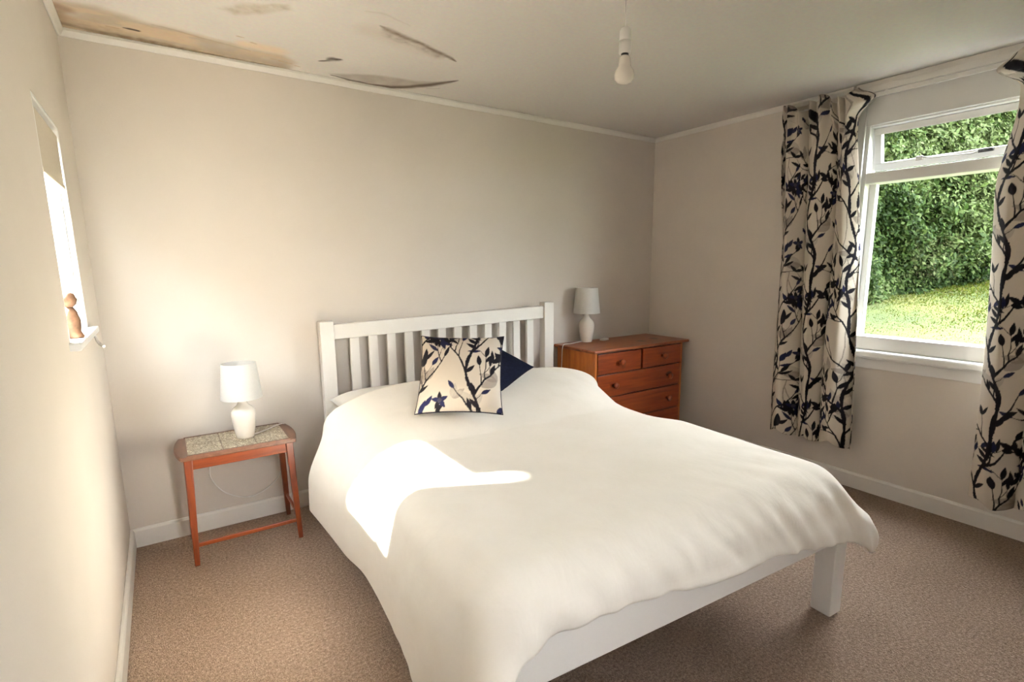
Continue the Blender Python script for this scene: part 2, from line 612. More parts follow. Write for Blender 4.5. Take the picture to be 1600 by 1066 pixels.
# slab above, joined into the same mesh
bm = bmesh.new()
bm.from_mesh(cme)
lay = bm.verts.layers.float_color['print']
mbx = MB().box(-T, W + T, YF - T, T, H + 0.012, H + 0.16)
nv = [bm.verts.new(v) for v in mbx.v]
for v in nv:
    v[lay] = (*base, 1)
for f in mbx.f:
    bm.faces.new([nv[i] for i in f])
bm.to_mesh(cme)
bm.free()
tag(link('ceiling', cme, M['ceiling']), kind='structure')

# unseen block in house form, added to keep the sun off the garden
light_blocker = MB()
light_blocker.box(-0.3, W + 0.3, YF - 0.4, 9.0, 2.75, 8.0)
light_blocker.prism([(-0.7, 8.0), (W + 0.7, 8.0), (W / 2, 10.4)], YF - 0.8, 9.4, 'y')
tag(light_blocker.build('light_blocker', M['light_blocker']), kind='structure')

# coving strips, skirting
def strip(name, poly, a, b, axis, mat=M['trim']):
    tag(MB().prism(poly, a, b, axis).build(name, mat, bevel=0.003), kind='structure')

cv = lambda s: [(0, H - 0.032), (s * 0.010, H - 0.032), (s * 0.024, H - 0.012), (s * 0.024, H), (0, H)]
strip('trim_1', cv(-1), 0.0, W, 'x')                                                   # back
strip('trim_2', cv(1), YF, -0.0, 'y')                                                  # left
strip('trim_3', [(W + x, z) for x, z in cv(-1)], -1.50, 0, 'y')                        # right
sk = lambda s: [(0, 0), (s * 0.016, 0), (s * 0.016, 0.085), (s * 0.010, 0.096), (0, 0.098)]
strip('baseboard_back', sk(-1), 0.0, W, 'x')
strip('baseboard_left', sk(1), YF, 0, 'y')
strip('baseboard_right', [(W + x, z) for x, z in sk(-1)], YF, 0, 'y')

# ------------------------------------------------------------------ right window
win = tag(empty('window_1', (W, (RY0 + RY1) / 2, RZ0)), kind='structure')
wy = -(RY0 + RY1) / 2


def wpart(name, boxes, mat=M['frame'], bevel=0.004, parent=win, obj=None):
    m = MB()
    for b in boxes:
        m.box(b[0] - W, b[1] - W, b[2] + wy, b[3] + wy, b[4] - RZ0, b[5] - RZ0)
    return m.build(name, mat, parent, bevel)


wpart('architrave', [(W - 0.018, W, RY1 - 0.02, RY1 + 0.045, 0.80, 2.285), (W - 0.018, W, RY0 - 0.045, RY0 + 0.02, 0.80, 2.285),
                     (W - 0.014, W, RY0 + 0.02, RY1 - 0.02, 2.12, 2.285)])
wpart('frame', [(W + 0.0, W + 0.11, RY1 - 0.04, RY1, RZ0, RZ1), (W + 0.0, W + 0.11, RY0, RY0 + 0.04, RZ0, RZ1),
                (W + 0.0, W + 0.11, RY0 + 0.04, RY1 - 0.04, RZ1 - 0.03, RZ1),
                (W + 0.0, W + 0.11, RY0 + 0.04, RY1 - 0.04, RZ0, RZ0 + 0.078)])
wpart('glazing_bead', [(W + 0.06, W + 0.10, RY1 - 0.075, RY1 - 0.04, RZ0 + 0.078, 1.81), (W + 0.06, W + 0.10, RY0 + 0.04, RY0 + 0.075, RZ0 + 0.078, 1.81)])
wpart('transom', [(W + 0.0, W + 0.11, RY0 + 0.04, RY1 - 0.04, 1.808, 1.866)])
wpart('pane', [(W + 0.078, W + 0.084, RY0 + 0.045, RY1 - 0.045, RZ0 + 0.07, 1.815)], M['glass'], 0)
wpart('sill', [(W - 0.055, W + 0.02, RY0 - 0.05, RY1 + 0.045, RZ0 - 0.045, RZ0)], bevel=0.012)
wpart('apron', [(W - 0.014, W, RY0 - 0.04, RY1 + 0.035, 0.752, RZ0 - 0.04)])
# top-hung sash standing slightly open (hinged at its top edge)
sash = empty('vent_sash', (0.035, 0, 2.108 - RZ0))
sash.parent = win
sash.rotation_euler = (0, math.radians(-13), 0)
y0s, y1s = RY0 + 0.045 + wy, RY1 - 0.045 + wy
sh = 0.232
MB().box(0, 0.035, y0s, y1s, -0.036, 0).box(0, 0.035, y0s, y1s, -sh, -sh + 0.042) \
    .box(0, 0.035, y0s, y0s + 0.036, -sh + 0.042, -0.036).box(0, 0.035, y1s - 0.036, y1s, -sh + 0.042, -0.036).build('sash_frame', M['frame'], sash, 0.003)
MB().box(0.015, 0.019, y0s + 0.03, y1s - 0.03, -sh + 0.036, -0.03).build('sash_pane', M['glass'], sash)
st = MB().tube([(-0.008, 0.50, -sh + 0.05), (-0.010, 0.45, -sh + 0.035), (-0.010, 0.27, -sh + 0.028), (-0.012, 0.24, -sh + 0.034)], 0.004)
st.box(-0.014, 0, 0.485, 0.515, -sh + 0.03, -sh + 0.052)
st.build('stay', M['metal'], sash)
MB().box(-0.016, 0, 0.185, 0.245, -sh + 0.026, -sh + 0.044).build('catch', M['dark'], sash, 0.002)

# boxed batten with the curtain track over the window
tag(MB().box(W - 0.03, W, YF, -1.515, 2.318, H).box(W - 0.045, W, YF, -1.52, 2.286, 2.318).build('trim_4', M['trim'], None, 0.004), kind='structure')
trk = empty('curtain_track', (W, -2.1, 2.27))
tag(trk, 'slim white curtain track running along the top of the large window', 'curtain track')
MB().box(-0.052, -0.040, -0.85, 1.0, -0.012, 0.010).build('rail', M['plastic'], trk, 0.002)
for yy in (0.86, 0.42, 0.2, -0.1, -0.6):
    MB().box(-0.045, 0.0, yy - 0.009, yy + 0.009, -0.006, 0.016).build('bracket', M['plastic'], trk, 0.002)

# ------------------------------------------------------------------ left window
lw = tag(empty('window_2', (0, (LY0 + LY1) / 2, LZ0)), kind='structure')
ly = -(LY0 + LY1) / 2


def lpart(name, boxes, mat=M['frame'], bevel=0.003):
    m = MB()
    for b in boxes:
        m.box(b[0], b[1], b[2] + ly, b[3] + ly, b[4] - LZ0, b[5] - LZ0)
    return m.build(name, mat, lw, bevel)


lpart('frame', [(-0.05, -0.018, LY0, LY0 + 0.025, LZ0, LZ1), (-0.05, -0.018, LY1 - 0.025, LY1, LZ0, LZ1),
                (-0.05, -0.018, LY0 + 0.025, LY1 - 0.025, LZ1 - 0.025, LZ1), (-0.05, -0.018, LY0 + 0.025, LY1 - 0.025, LZ0, LZ0 + 0.02)])
lpart('reveal_lining', [(-0.018, 0.0, LY1 - 0.012, LY1 + 0.0, LZ0, LZ1), (-0.018, 0.0, LY0, LY0 + 0.012, LZ0, LZ1), (-0.018, 0.0, LY0 + 0.012, LY1 - 0.012, LZ1 - 0.012, LZ1)])
lpart('pane', [(-0.037, -0.033, LY0 + 0.02, LY1 - 0.02, LZ0 + 0.015, LZ1 - 0.02)], M['glass'], 0)
lpart('sill', [(-0.03, 0.028, LY0 - 0.03, LY1 + 0.06, LZ0 - 0.022, LZ0 + 0.003)], bevel=0.005)
st = MB().tube([(0.02, 0.19, -0.010), (0.026, 0.20, -0.045), (0.034, 0.20, -0.06), (0.045, 0.18, -0.066)], [0.004, 0.005, 0.006, 0.006])
st.build('stay', M['metal'], lw)

bl = tag(empty('roller_blind', (-0.017, (LY0 + LY1) / 2, LZ1 - 0.04)), 'beige roller blind pulled part way down the small left window', 'blind')
MB().tube([(0, -0.225, 0), (0, 0.225, 0)], 0.014, 12).build('roller', M['blind'], bl)
MB().box(0.010, 0.013, -0.225, 0.225, -0.165, 0.0).build('blind_cloth', M['blind'], bl)
MB().box(0.007, 0.016, -0.225, 0.225, -0.178, -0.163).build('bottom_bar', M['blind'], bl, 0.002)

# ------------------------------------------------------------------ printed twig-and-leaf cloth
PW, PH, RES = 0.62, 0.68, 1000          # repeat in metres, cells per metre
NU, NV = int(PW * RES), int(PH * RES)
CREAM = np.array(lin((206, 196, 182)))
tile = np.broadcast_to(CREAM, (NU, NV, 3)).copy()
INK, NAVY, TAUPE, PALE = (lin(c) for c in ((22, 20, 28), (28, 31, 64), (140, 130, 122), (176, 167, 156)))
pr = random.Random(21)


def stamp(x0, x1, y0, y1, fn, col):
    i0, i1 = int(math.floor(x0 * RES)), int(math.ceil(x1 * RES))
    j0, j1 = int(math.floor(y0 * RES)), int(math.ceil(y1 * RES))
    U, V = np.meshgrid(np.arange(i0, i1 + 1), np.arange(j0, j1 + 1), indexing='ij')
    m = np.clip(fn(U / RES, V / RES), 0, 1)[..., None]
    ii, jj = U % NU, V % NV
    tile[ii, jj] = tile[ii, jj] * (1 - m) + np.array(col) * m


def seg(x0, y0, r0, x1, y1, r1, col, al=1.0):
    p = max(r0, r1) + 0.003

    def fn(u, v):
        t = np.clip(((u - x0) * (x1 - x0) + (v - y0) * (y1 - y0)) / ((x1 - x0) ** 2 + (y1 - y0) ** 2 + 1e-12), 0, 1)
        d = np.hypot(u - x0 - t * (x1 - x0), v - y0 - t * (y1 - y0))
        r = (r0 + t * (r1 - r0)) * (0.8 + 0.4 * vnoise(u * 160, v * 160, 4))
        return al * smoothstep(0.001, -0.001, d - r) if False else al * (1 - smoothstep(-0.001, 0.0012, d - r))
    stamp(min(x0, x1) - p, max(x0, x1) + p, min(y0, y1) - p, max(y0, y1) + p, fn, col)


def leaf(x, y, a, L, wd, col, al=1.0, vein=False):
    ca, sa = math.cos(a), math.sin(a)

    def fn(u, v):
        s = ((u - x) * ca + (v - y) * sa) / L
        w = (-(u - x) * sa + (v - y) * ca)
        prof = wd * np.sin(PI * np.clip(s, 0, 1)) ** 0.8 * (1.12 - 0.5 * s)
        m = 1 - smoothstep(-0.001, 0.001, np.abs(w) - prof)
        m = m * ((s > 0) & (s < 1))
        if vein:
            m = m * (0.55 + 0.45 * smoothstep(0.0, 0.012, np.abs(np.sin((s * 7 + np.abs(w) * 60)))))
        return al * m
    stamp(x - L, x + L, y - L, y + L, fn, col)


def twig(x, y, a, L, r, depth, col):
    n = max(3, int(L / 0.03))
    st = L / n
    for k in range(n):
        a2 = a + pr.uniform(-0.22, 0.22)
        x2, y2 = x + st * math.cos(a2), y + st * math.sin(a2)
        seg(x, y, r * (1 - 0.6 * k / n), x2, y2, r * (1 - 0.6 * (k + 1) / n), col)
        if depth > 0 and pr.random() < 0.34:
            twig(x2, y2, a2 + pr.choice((-1, 1)) * pr.uniform(0.5, 0.9), L * pr.uniform(0.35, 0.6), r * 0.55, depth - 1, col)
        elif pr.random() < (0.20 if depth else 0.34):
            lc = pr.choice((INK, INK, INK, INK, NAVY))
            leaf(x2, y2, a2 + pr.choice((-1, 1)) * pr.uniform(0.4, 1.0), pr.uniform(0.045, 0.075), pr.uniform(0.009, 0.014), lc)
        x, y = x2, y2
    leaf(x, y, a + pr.uniform(-0.3, 0.3), pr.uniform(0.05, 0.075), pr.uniform(0.010, 0.015), pr.choice((INK, INK, INK, NAVY)))


# faded leaves behind
for k in range(12):
    x, y, a = pr.uniform(0, PW), pr.uniform(0, PH), pr.uniform(0.6, 2.6)
    for q in range(pr.choice((2, 3))):
        leaf(x, y, a + q * 0.75, pr.uniform(0.07, 0.10), pr.uniform(0.018, 0.026), pr.choice((TAUPE, PALE)), 0.75, True)
for k in range(5):
    x, y, a = pr.uniform(0, PW), pr.uniform(0, PH), pr.uniform(1.1, 2.0)
    for q in range(7):
        x2, y2 = x + 0.03 * math.cos(a), y + 0.03 * math.sin(a)
        seg(x, y, 0.003, x2, y2, 0.0028, TAUPE, 0.8)
        x, y, a = x2, y2, a + pr.uniform(-0.2, 0.2)
# upright stems that run right through the repeat
for cx, amp, ph in ((0.09, 0.02, 0.3), (0.40, 0.028, 2.0)):
    P = [(cx + amp * math.sin(2 * PI * v / PH + ph) + 0.012 * math.sin(4 * PI * v / PH), v) for v in np.linspace(0, PH, 25)]
    for i in range(24):
        r = 0.0075 + 0.002 * math.sin(i * 1.3)
        seg(*P[i], r, *P[i + 1], r, INK)
        if i % 4 == 1:
            s = 1 if (i // 4) % 2 else -1
            twig(*P[i], PI / 2 - s * pr.uniform(0.45, 0.75), pr.uniform(0.17, 0.26), 0.0056, 2, INK)
        if i % 6 == 3:
            leaf(*P[i], PI / 2 + (1 if i % 12 == 3 else -1) * 0.8, 0.06, 0.012, INK)
for x, y in ((0.24, 0.12), (0.55, 0.40), (0.22, 0.47)):          # flower heads of dark petals
    for q in range(5):
        leaf(x, y, q * 2 * PI / 5 + 0.4, 0.042, 0.012, INK if q % 2 else NAVY)
    leaf(x - 0.012, y, 0, 0.024, 0.013, lin((60, 58, 70)))


def cloth(u, v):
    i = np.floor(u * RES).astype(int) % NU
    j = np.floor(v * RES).astype(int) % NV
    return tile[i, j]


# ------------------------------------------------------------------ curtains
def curtain(yA, yB, xc, ztop, zbot, n, phase, u0, flare, label, seed, flipflare=False):
    """yA: window-left edge, yB: right edge as functions of z (numpy)"""
    ns, nz = 330, 560
    s, z = np.meshgrid(np.linspace(0, 1, ns), np.linspace(zbot, ztop, nz), indexing='ij')
    hgt = (z - zbot) / (ztop - zbot)
    ya, yb = yA(hgt), yB(hgt)
    wob = 0.012 * np.sin(2.2 * z + 9 * s + seed) * (1 - hgt * 0.5)
    fold = np.abs(np.sin(PI * n * s + phase + 0.25 * np.sin(1.7 * z + seed))) ** 0.55
    gather = smoothstep(0.86, 0.97, hgt)
    D = 0.105 + 0.02 * np.sin(3 * s + z + seed)
    x = xc + 0.055 - D * fold * (1 - 0.45 * gather)
    # bunched heading
    fr = np.sin(2 * PI * 8.5 * s + 1.5 * np.sin(5 * s + seed)) * 0.024 + np.sin(2 * PI * 15 * s + seed) * 0.006
    x = x + fr * gather - 0.018 * np.exp(-((hgt - 0.965) / 0.03) ** 2) * np.sin(6 * PI * s + seed) ** 2
    sn = s + 0.35 / n / (2 * PI) * np.sin(2 * PI * n * s + 2 * phase) * 1.6 * (1 - gather)
    y = ya + (yb - ya) * sn + wob
    zz = z + 0.0 * s
    # uneven top edge and hem
    zz = zz + smoothstep(0.9, 1, hgt) * 0.022 * (np.sin(13 * s + seed) + 0.6 * np.sin(31 * s + 2 * seed)) - (1 - hgt) ** 8 * 0.02 * np.cos(2 * PI * n * s + seed)
    # flared corner of the heading
    if flare:
        f = np.exp(-((hgt - 0.968) / 0.02) ** 2) * smoothstep(0.86, 1.0, s if not flipflare else 1 - s)
        y = y + flare * f
        x = x - 0.03 * f
    X = np.stack([x, y, zz], -1)
    # arc length across the cloth for the print
    d = np.hypot(np.diff(X[..., 0], axis=0), np.diff(X[..., 1], axis=0))
    u = np.concatenate([np.zeros((1, nz)), np.cumsum(d, 0)], 0)
    mid = u[:, int(nz * 0.5)][:, None]
    u = np.broadcast_to(mid, u.shape)
    o = empty('curtain', (xc, float((yA(0.5) + yB(0.5)) / 2), zbot))
    X = X - np.array([xc, float((yA(0.5) + yB(0.5)) / 2), zbot])
    tag(o, label, 'curtain', 'printed curtains at the large window')
    k = int(nz * 0.955)
    for nm, a, b in (('drop', 0, k + 1), ('heading', k, nz)):
        me = grid_mesh(nm, X[:, a:b])
        paint(me, cloth(u + u0, z * 1.0)[:, a:b].reshape(-1, 3))
        c = link(nm, me, M['print'], o, smooth=True)
        sd = c.modifiers.new('thick', 'SOLIDIFY')
        sd.thickness = 0.0025
        sd.offset = 0
    return o


curtain(lambda h: -1.225 + 0.105 * h ** 1.5, lambda h: -1.705 + 0.10 * h + 0.055 * h ** 6, W - 0.125, 2.292, 0.285, 3, 0.0, 0.03, -0.10,
        'navy twig print curtain on the left side of the window, hanging near the chest', 0.7)
curtain(lambda h: -2.30 + 0.085 * np.clip(h / 0.7, 0, 1) - 0.05 * smoothstep(0.72, 0.9, h) + 0.035 * smoothstep(0.93, 0.98, h), lambda h: -2.86 + 0.0 * h, W - 0.16, 2.285, 0.20, 3, 0.35, 0.33, 0.055,
        'navy twig print curtain cut off by the right edge of the photo', 2.3, True)

# ------------------------------------------------------------------ bed
BYAW = -0.0652
BED = (1.70, -0.11, 0.0)
bed = tag(empty('double_bed', BED, BYAW), 'white painted wooden double bed with a slatted headboard', 'bed')
TL = 0.030                                         # the headboard leans: rise of its rails per metre
zt = lambda x, z: z + TL * x
hx = 0.765
for sgn in (-1, 1):
    a, b = sorted((sgn * hx, sgn * (hx - 0.075)))
    MB().box(a, b, -0.035, 0.035, 0, zt(sgn * hx, 1.088)).build('headboard_post', M['bed'], bed, 0.005)


def rail(name, x0, x1, y0, y1, z0, z1):
    MB().hexa([(x0, y0, zt(x0, z0)), (x1, y0, zt(x1, z0)), (x1, y1, zt(x1, z0)), (x0, y1, zt(x0, z0))],
              [(x0, y0, zt(x0, z1)), (x1, y0, zt(x1, z1)), (x1, y1, zt(x1, z1)), (x0, y1, zt(x0, z1))]).build(name, M['bed'], bed, 0.004)


rail('top_rail', -0.69, 0.69, -0.022, 0.022, 0.982, 1.066)
rail('bottom_rail', -0.69, 0.69, -0.022, 0.022, 0.34, 0.44)
for k in range(12):
    x = -0.69 + 1.38 * (k + 1) / 13 + 0.004
    MB().box(x - 0.0255, x + 0.0255, -0.012, 0.012, 0.43, zt(x, 0.99)).build('slat', M['bed'], bed, 0.002)
for sgn in (-1, 1):
    a, b = sorted((sgn * 0.767, sgn * (0.767 - 0.075)))
    MB().box(a, b, -2.085, -2.005, 0, 0.425).build('foot_post', M['bed'], bed, 0.005)
    c, d = sorted((sgn * 0.757, sgn * 0.732))
    MB().box(c, d, -2.005, -0.035, 0.29, 0.42).build('side_rail', M['bed'], bed, 0.004)
MB().box(-0.692, 0.692, -2.062, -2.034, 0.292, 0.425).build('foot_rail', M['bed'], bed, 0.004)
for k in range(14):
    y = -0.12 - k * 0.142
    MB().box(-0.733, 0.733, y - 0.035, y + 0.035, 0.312, 0.33).build('base_slat', M['bed'], bed)
mt = MB().box(-0.725, 0.725, -2.02, -0.04, 0.331, 0.555).build('mattress', M['mattress'], bed, 0.06, seg=4, smooth=True)


def pillow(xc):
    n = 40
    a, b = np.meshgrid(np.linspace(-1, 1, n), np.linspace(-1, 1, n), indexing='ij')
    th = 0.07 * ((1 - a ** 4) * (1 - b ** 4)) ** 0.6
    px = xc + 0.345 * a * (1 - 0.05 * (1 - b ** 2))
    py = -0.265 + 0.21 * b * (1 - 0.07 * (1 - a ** 2))
    X1 = np.stack([px, py, 0.632 + th], -1)
    X2 = np.stack([px, py, 0.632 - th], -1)[::-1]
    me = grid_mesh('pillow', np.concatenate([X1, X2], 0))
    bmx = bmesh.new(); bmx.from_mesh(me)
    bmesh.ops.remove_doubles(bmx, verts=bmx.verts, dist=0.002)
    bmx.to_mesh(me); bmx.free()
    o = link('pillow', me, M['mattress'], None, smooth=True)
    o.location, o.rotation_euler = BED, (0, 0, BYAW)
    return o


tag(pillow(-0.40), 'white pillow tucked under the duvet, its corner showing at the left bed post', 'pillow')


# ---- duvet: a cloth draped over the bed by a small position-based solver
def drape():
    h = 0.0225
    u0, u1, v0, v1 = -0.985, 0.975, -0.085, -2.15
    nu, nv = int((u1 - u0) / h) + 1, int((v0 - v1) / h) + 1
    U, V = np.meshgrid(np.linspace(u0, u1, nu), np.linspace(v0, v1, nv), indexing='ij')
    X = np.stack([U, V, 0.86 + 0.01 * fbm(U * 5, V * 5, 31)], -1)
    X[..., 0] *= 0.985
    ca, sa = math.cos(math.radians(-4.0)), math.sin(math.radians(-4.0))       # thrown on a little askew
    xr, yr = X[..., 0].copy(), X[..., 1] + 0.25
    X[..., 0] = ca * xr - sa * yr - 0.01
    X[..., 1] = np.minimum(sa * xr + ca * yr - 0.25, -0.06)
    P0 = X.copy()
    V_ = np.zeros_like(X)
    # slack varies over the cloth, so it puckers a little
    sl = 1.0 + 0.045 * (fbm(U * 6 + 3, V * 6, 41) - 0.5)
    cons = []

    def addc(di, dj, L, k, step):
        for c in range(2):
            if dj == 0:
                A = (slice(c * di, None, 2 * di), slice(None))
            I = np.arange(nu * nv).reshape(nu, nv)
            a = I[max(0, -di):nu - max(0, di), max(0, -dj):nv - max(0, dj)]
            b = I[max(0, di):nu + min(0, di) if di < 0 else nu, max(0, dj):nv + min(0, dj) if dj < 0 else nv]
            ii, jj = np.meshgrid(np.arange(a.shape[0]), np.arange(a.shape[1]), indexing='ij')
            col = ((ii // di) if di else (jj // abs(dj))) % 2 if True else 0
            m = col == c
            aa, bb = a[m], b[m]
            cons.append((aa, bb, L * 0.5 * (sl.ravel()[aa] + sl.ravel()[bb]), k))
    addc(1, 0, h, 1.0, 1)
    addc(0, 1, h, 1.0, 1)
    addc(1, 1, h * math.sqrt(2), 0.5, 1)
    # the other diagonal
    I = np.arange(nu * nv).reshape(nu, nv)
    a, b = I[:-1, 1:], I[1:, :-1]
    for c in range(2):
        aa, bb = a[c::2].ravel(), b[c::2].ravel()
        cons.append((aa, bb, h * math.sqrt(2) * 0.5 * (sl.ravel()[aa] + sl.ravel()[bb]), 0.5))
    addc(2, 0, 2 * h, 0.14, 2)
    addc(0, 2, 2 * h, 0.14, 2)
    addc(4, 0, 4 * h, 0.02, 2)
    addc(0, 4, 4 * h, 0.02, 2)

    def push(p, q):
        """collide points p (n,3); q = previous positions, for friction"""
        hit = np.zeros(len(p), bool)

        def rbox(c, hs, r):
            nonlocal p
            d = p - np.array(c)
            e = np.abs(d) - (np.array(hs) - r)
            eo = np.maximum(e, 0)
            lo = np.linalg.norm(eo, axis=1)
            li = np.minimum(e.max(1), 0)
            sd = lo + li - r
            m = sd < 0
            if not m.any():
                return
            nrm = np.zeros_like(p)
            om = lo > 1e-9
            nrm[om] = np.sign(d[om]) * eo[om] / lo[om, None]
            im = ~om
            ax = e.argmax(1)
            k = np.where(im)[0]
            nrm[k, ax[k]] = np.sign(d[k, ax[k]])
            p[m] -= nrm[m] * sd[m, None]
            hit[m] = True

        th = 0.034
        rbox((0, -1.03, 0.44), (0.735 + th, 1.0 + th, 0.125 + th), 0.10)
        rbox((0, -2.048, 0.35), (0.77 + th * .6, 0.018 + th * .6, 0.08 + th * .6), 0.03)
        for s in (-1, 1):
            rbox((s * 0.73, -2.045, 0.21), (0.038 + th * .6, 0.042 + th * .6, 0.22 + th * .5), 0.03)
            d = (p - np.array((s * 0.355, -0.25, 0.585))) / np.array((0.50, 0.74, 0.185))
            l = np.linalg.norm(d, axis=1)
            m = l < 1
            if m.any():
                dd = d[m] / np.maximum(l[m], 1e-6)[:, None]
                p[m] = dd * np.array((0.50, 0.74, 0.185)) + np.array((s * 0.355, -0.25, 0.585))
                hit[m] = True
        # headboard, floor
        m = p[:, 1] > -0.05
        p[m, 1] = -0.05
        m = p[:, 2] < 0.02
        p[m, 2] = 0.02
        hit[m] = True
        t = p - q
        t[:, 2] *= 0.3
        p[hit] -= 0.55 * t[hit]
        return p

    dt, g = 0.02, -9.8
    p = X.reshape(-1, 3).copy()
    v = np.zeros_like(p)
    for it in range(170):
        v[:, 2] += g * dt
        v *= 0.965
        sp = np.linalg.norm(v, axis=1)
        lim = np.minimum(1, 1.6 / np.maximum(sp, 1e-6))
        v *= lim[:, None]
        q = p.copy()
        p = p + v * dt
        for k in range(9):
            for aa, bb, L, st in cons:
                d = p[bb] - p[aa]
                l = np.sqrt(np.einsum('ij,ij->i', d, d))
                cr = (0.5 * st) * (1 - L / np.maximum(l, 1e-6))
                d *= cr[:, None]
                p[aa] += d
                p[bb] -= d
            if k % 3 == 2:
                p = push(p, q)
        v = (p - q) / dt
    return p.reshape(nu, nv, 3), U, V


DX, DU, DV = drape()
# thick filling: the step behind the pillows is evened out
wgt = smoothstep(-0.35, -0.5, DX[..., 1]) * smoothstep(-1.3, -1.0, DX[..., 1])
for _ in range(60):
    av = DX.copy()
    av[1:-1, 1:-1] = 0.25 * (DX[2:, 1:-1] + DX[:-2, 1:-1] + DX[1:-1, 2:] + DX[1:-1, :-2])
    DX += 0.8 * wgt[..., None] * (av - DX)
# the left side stands away from the frame near the head; creases where it hangs at the foot
lh = smoothstep(-0.70, -0.90, -np.abs(DX[..., 0]) * 0 + DX[..., 0]) if False else smoothstep(0.60, 0.30, DX[..., 2]) * (DX[..., 0] < 0)
lh0 = smoothstep(0.50, 0.36, DX[..., 2]) * (np.abs(DX[..., 0]) > 0.6) * smoothstep(-1.95, -1.8, DX[..., 1])
for _ in range(70):
    av = DX.copy()
    av[:, 1:-1] = 0.5 * (DX[:, 2:] + DX[:, :-2])
    DX += 0.7 * lh0[..., None] * (av - DX)
rh = smoothstep(0.58, 0.30, DX[..., 2]) * (DX[..., 0] > 0)
DX[..., 0] += rh * 0.07 * smoothstep(-1.5, -2.05, DX[..., 1])
DX[..., 0] -= lh * (0.05 * np.exp(-((DX[..., 1] + 0.2) / 0.5) ** 2) + 0.045 + 0.006 * np.sin(DX[..., 1] * 7 + 1))
fh = smoothstep(0.60, 0.48, DX[..., 2]) * smoothstep(-1.97, -2.06, DX[..., 1])
cu = DU * 10.0 + 1.2 * (DV + 2.2) * 10 * 0.35
rg = lambda a, b, sd_: 1 - np.abs(2 * fbm(a, b, sd_, 3) - 1)
cu = DU * 9.0 + 5.0 * (DV + 2.2)
DX[..., 1] -= fh * (0.034 * rg(cu, DV * 2.5 + 9, 91) + 0.016 * rg(cu * 2.1, DV * 9, 93))
DX[..., 2] -= smoothstep(0.55, 0.42, DX[..., 2]) * smoothstep(-1.97, -2.06, DX[..., 1]) * 0.03 * (fbm(DU * 5, DU * 0 + 3, 92, 2) - 0.3)
tf = smoothstep(-1.55, -2.0, DX[..., 1]) * smoothstep(0.5, 0.58, DX[..., 2])
DX[..., 2] += 0.012 * tf * (fbm(cu, DV * 2.0 + 9, 91, 3) - 0.5)
cw = smoothstep(-0.50, -0.70, DU) * smoothstep(-1.85, -2.02, DV)
DX[..., 2] -= 0.15 * cw * smoothstep(0.58, 0.42, DX[..., 2])
DX[..., 1] -= 0.03 * cw * smoothstep(0.60, 0.45, DX[..., 2])
pf = np.exp(-((DX[..., 1] + 0.75) / 0.3) ** 2) * smoothstep(0.5, 0.56, DX[..., 2])
DX[..., 2] += 0.014 * pf * (fbm(DU * 9 + DV * 7, DV * 2.5 - DU * 2, 95, 3) - 0.5)
sh_ = lh * smoothstep(-1.0, -2.0, DX[..., 1])
DX[..., 0] += sh_ * 0.03 * (fbm(DU * 3, DV * 8 + DU * 6, 97, 3) - 0.5)
# smooth loft on top: quilt puffiness
me = grid_mesh('duvet', DX[:, ::-1])
duv = link('duvet', me, M['duvet'], None, smooth=True)
duv.location, duv.rotation_euler = BED, (0, 0, BYAW)
sd = duv.modifiers.new('thick', 'SOLIDIFY')
sd.thickness = 0.022
sd.offset = -1
ss = duv.modifiers.new('smooth', 'SUBSURF')
ss.levels = 1
ss.render_levels = 1
tag(duv, 'large cream cotton duvet spread over the double bed and hanging over its left side', 'duvet')


# ------------------------------------------------------------------ cushions
def cushion(name, size, thick, mat, label, printed_=False, u0=0.0, v0=0.0, n=150):
    a, b = np.meshgrid(np.linspace(-1, 1, n), np.linspace(-1, 1, n), indexing='ij')
    th = thick * ((1 - a ** 2) * (1 - b ** 2)) ** 0.42
    x = size / 2 * a * (1 - 0.075 * (1 - b ** 2) ** 0.8)
    z = size / 2 * b * (1 - 0.075 * (1 - a ** 2) ** 0.8)
    wr = 0.006 * (fbm(a * 3 + 2, b * 3 + 5, 51) - 0.5) * (1 - np.maximum(a ** 8, b ** 8))
    root = empty(name, (0, 0, 0))
    tag(root, label, 'cushion')
    F = np.stack([x, -th + wr, z], -1)
    B = np.stack([x, th * 0.9 + wr, z], -1)
    for nm, XX in (('front_panel', F), ('back_panel', B[::-1])):
        me = grid_mesh(nm, XX)
        if printed_:
            uu = (a if nm == 'front_panel' else a[::-1]) * size / 2 + u0
            vv = (b if nm == 'front_panel' else b[::-1]) * size / 2 + v0
            paint(me, cloth(uu, vv).reshape(-1, 3))
        link(nm, me, mat, root, smooth=True)
    ring = [F[i, 0] for i in range(0, n, 5)] + [F[n - 1, i] for i in range(0, n, 5)] + \
           [F[i, n - 1] for i in range(n - 1, 0, -5)] + [F[0, i] for i in range(n - 1, 0, -5)]
    MB().tube([tuple(p) for p in ring], 0.0035, 6, True).build('piping', M['piping'], root, smooth=True)
    return root


c1 = cushion('cushion', 0.405, 0.075, M['print'], 'square navy twig print cushion standing on the duvet against a dark one', True, 0.33, 0.28)
c1.rotation_euler = (math.radians(-35), math.radians(1), math.radians(-33))
c1.location = (1.38, -0.88, 0.852)
c2 = cushion('cushion', 0.40, 0.07, M['navy'], 'plain dark navy cushion leaning behind the twig print cushion')
c2.rotation_euler = (Matrix.Rotation(math.radians(-25), 3, 'Z') @ Matrix.Rotation(math.radians(-60), 3, 'X') @ Matrix.Rotation(math.radians(45), 3, 'Y')).to_euler('XYZ')
c2.location = (1.66, -0.60, 0.80)


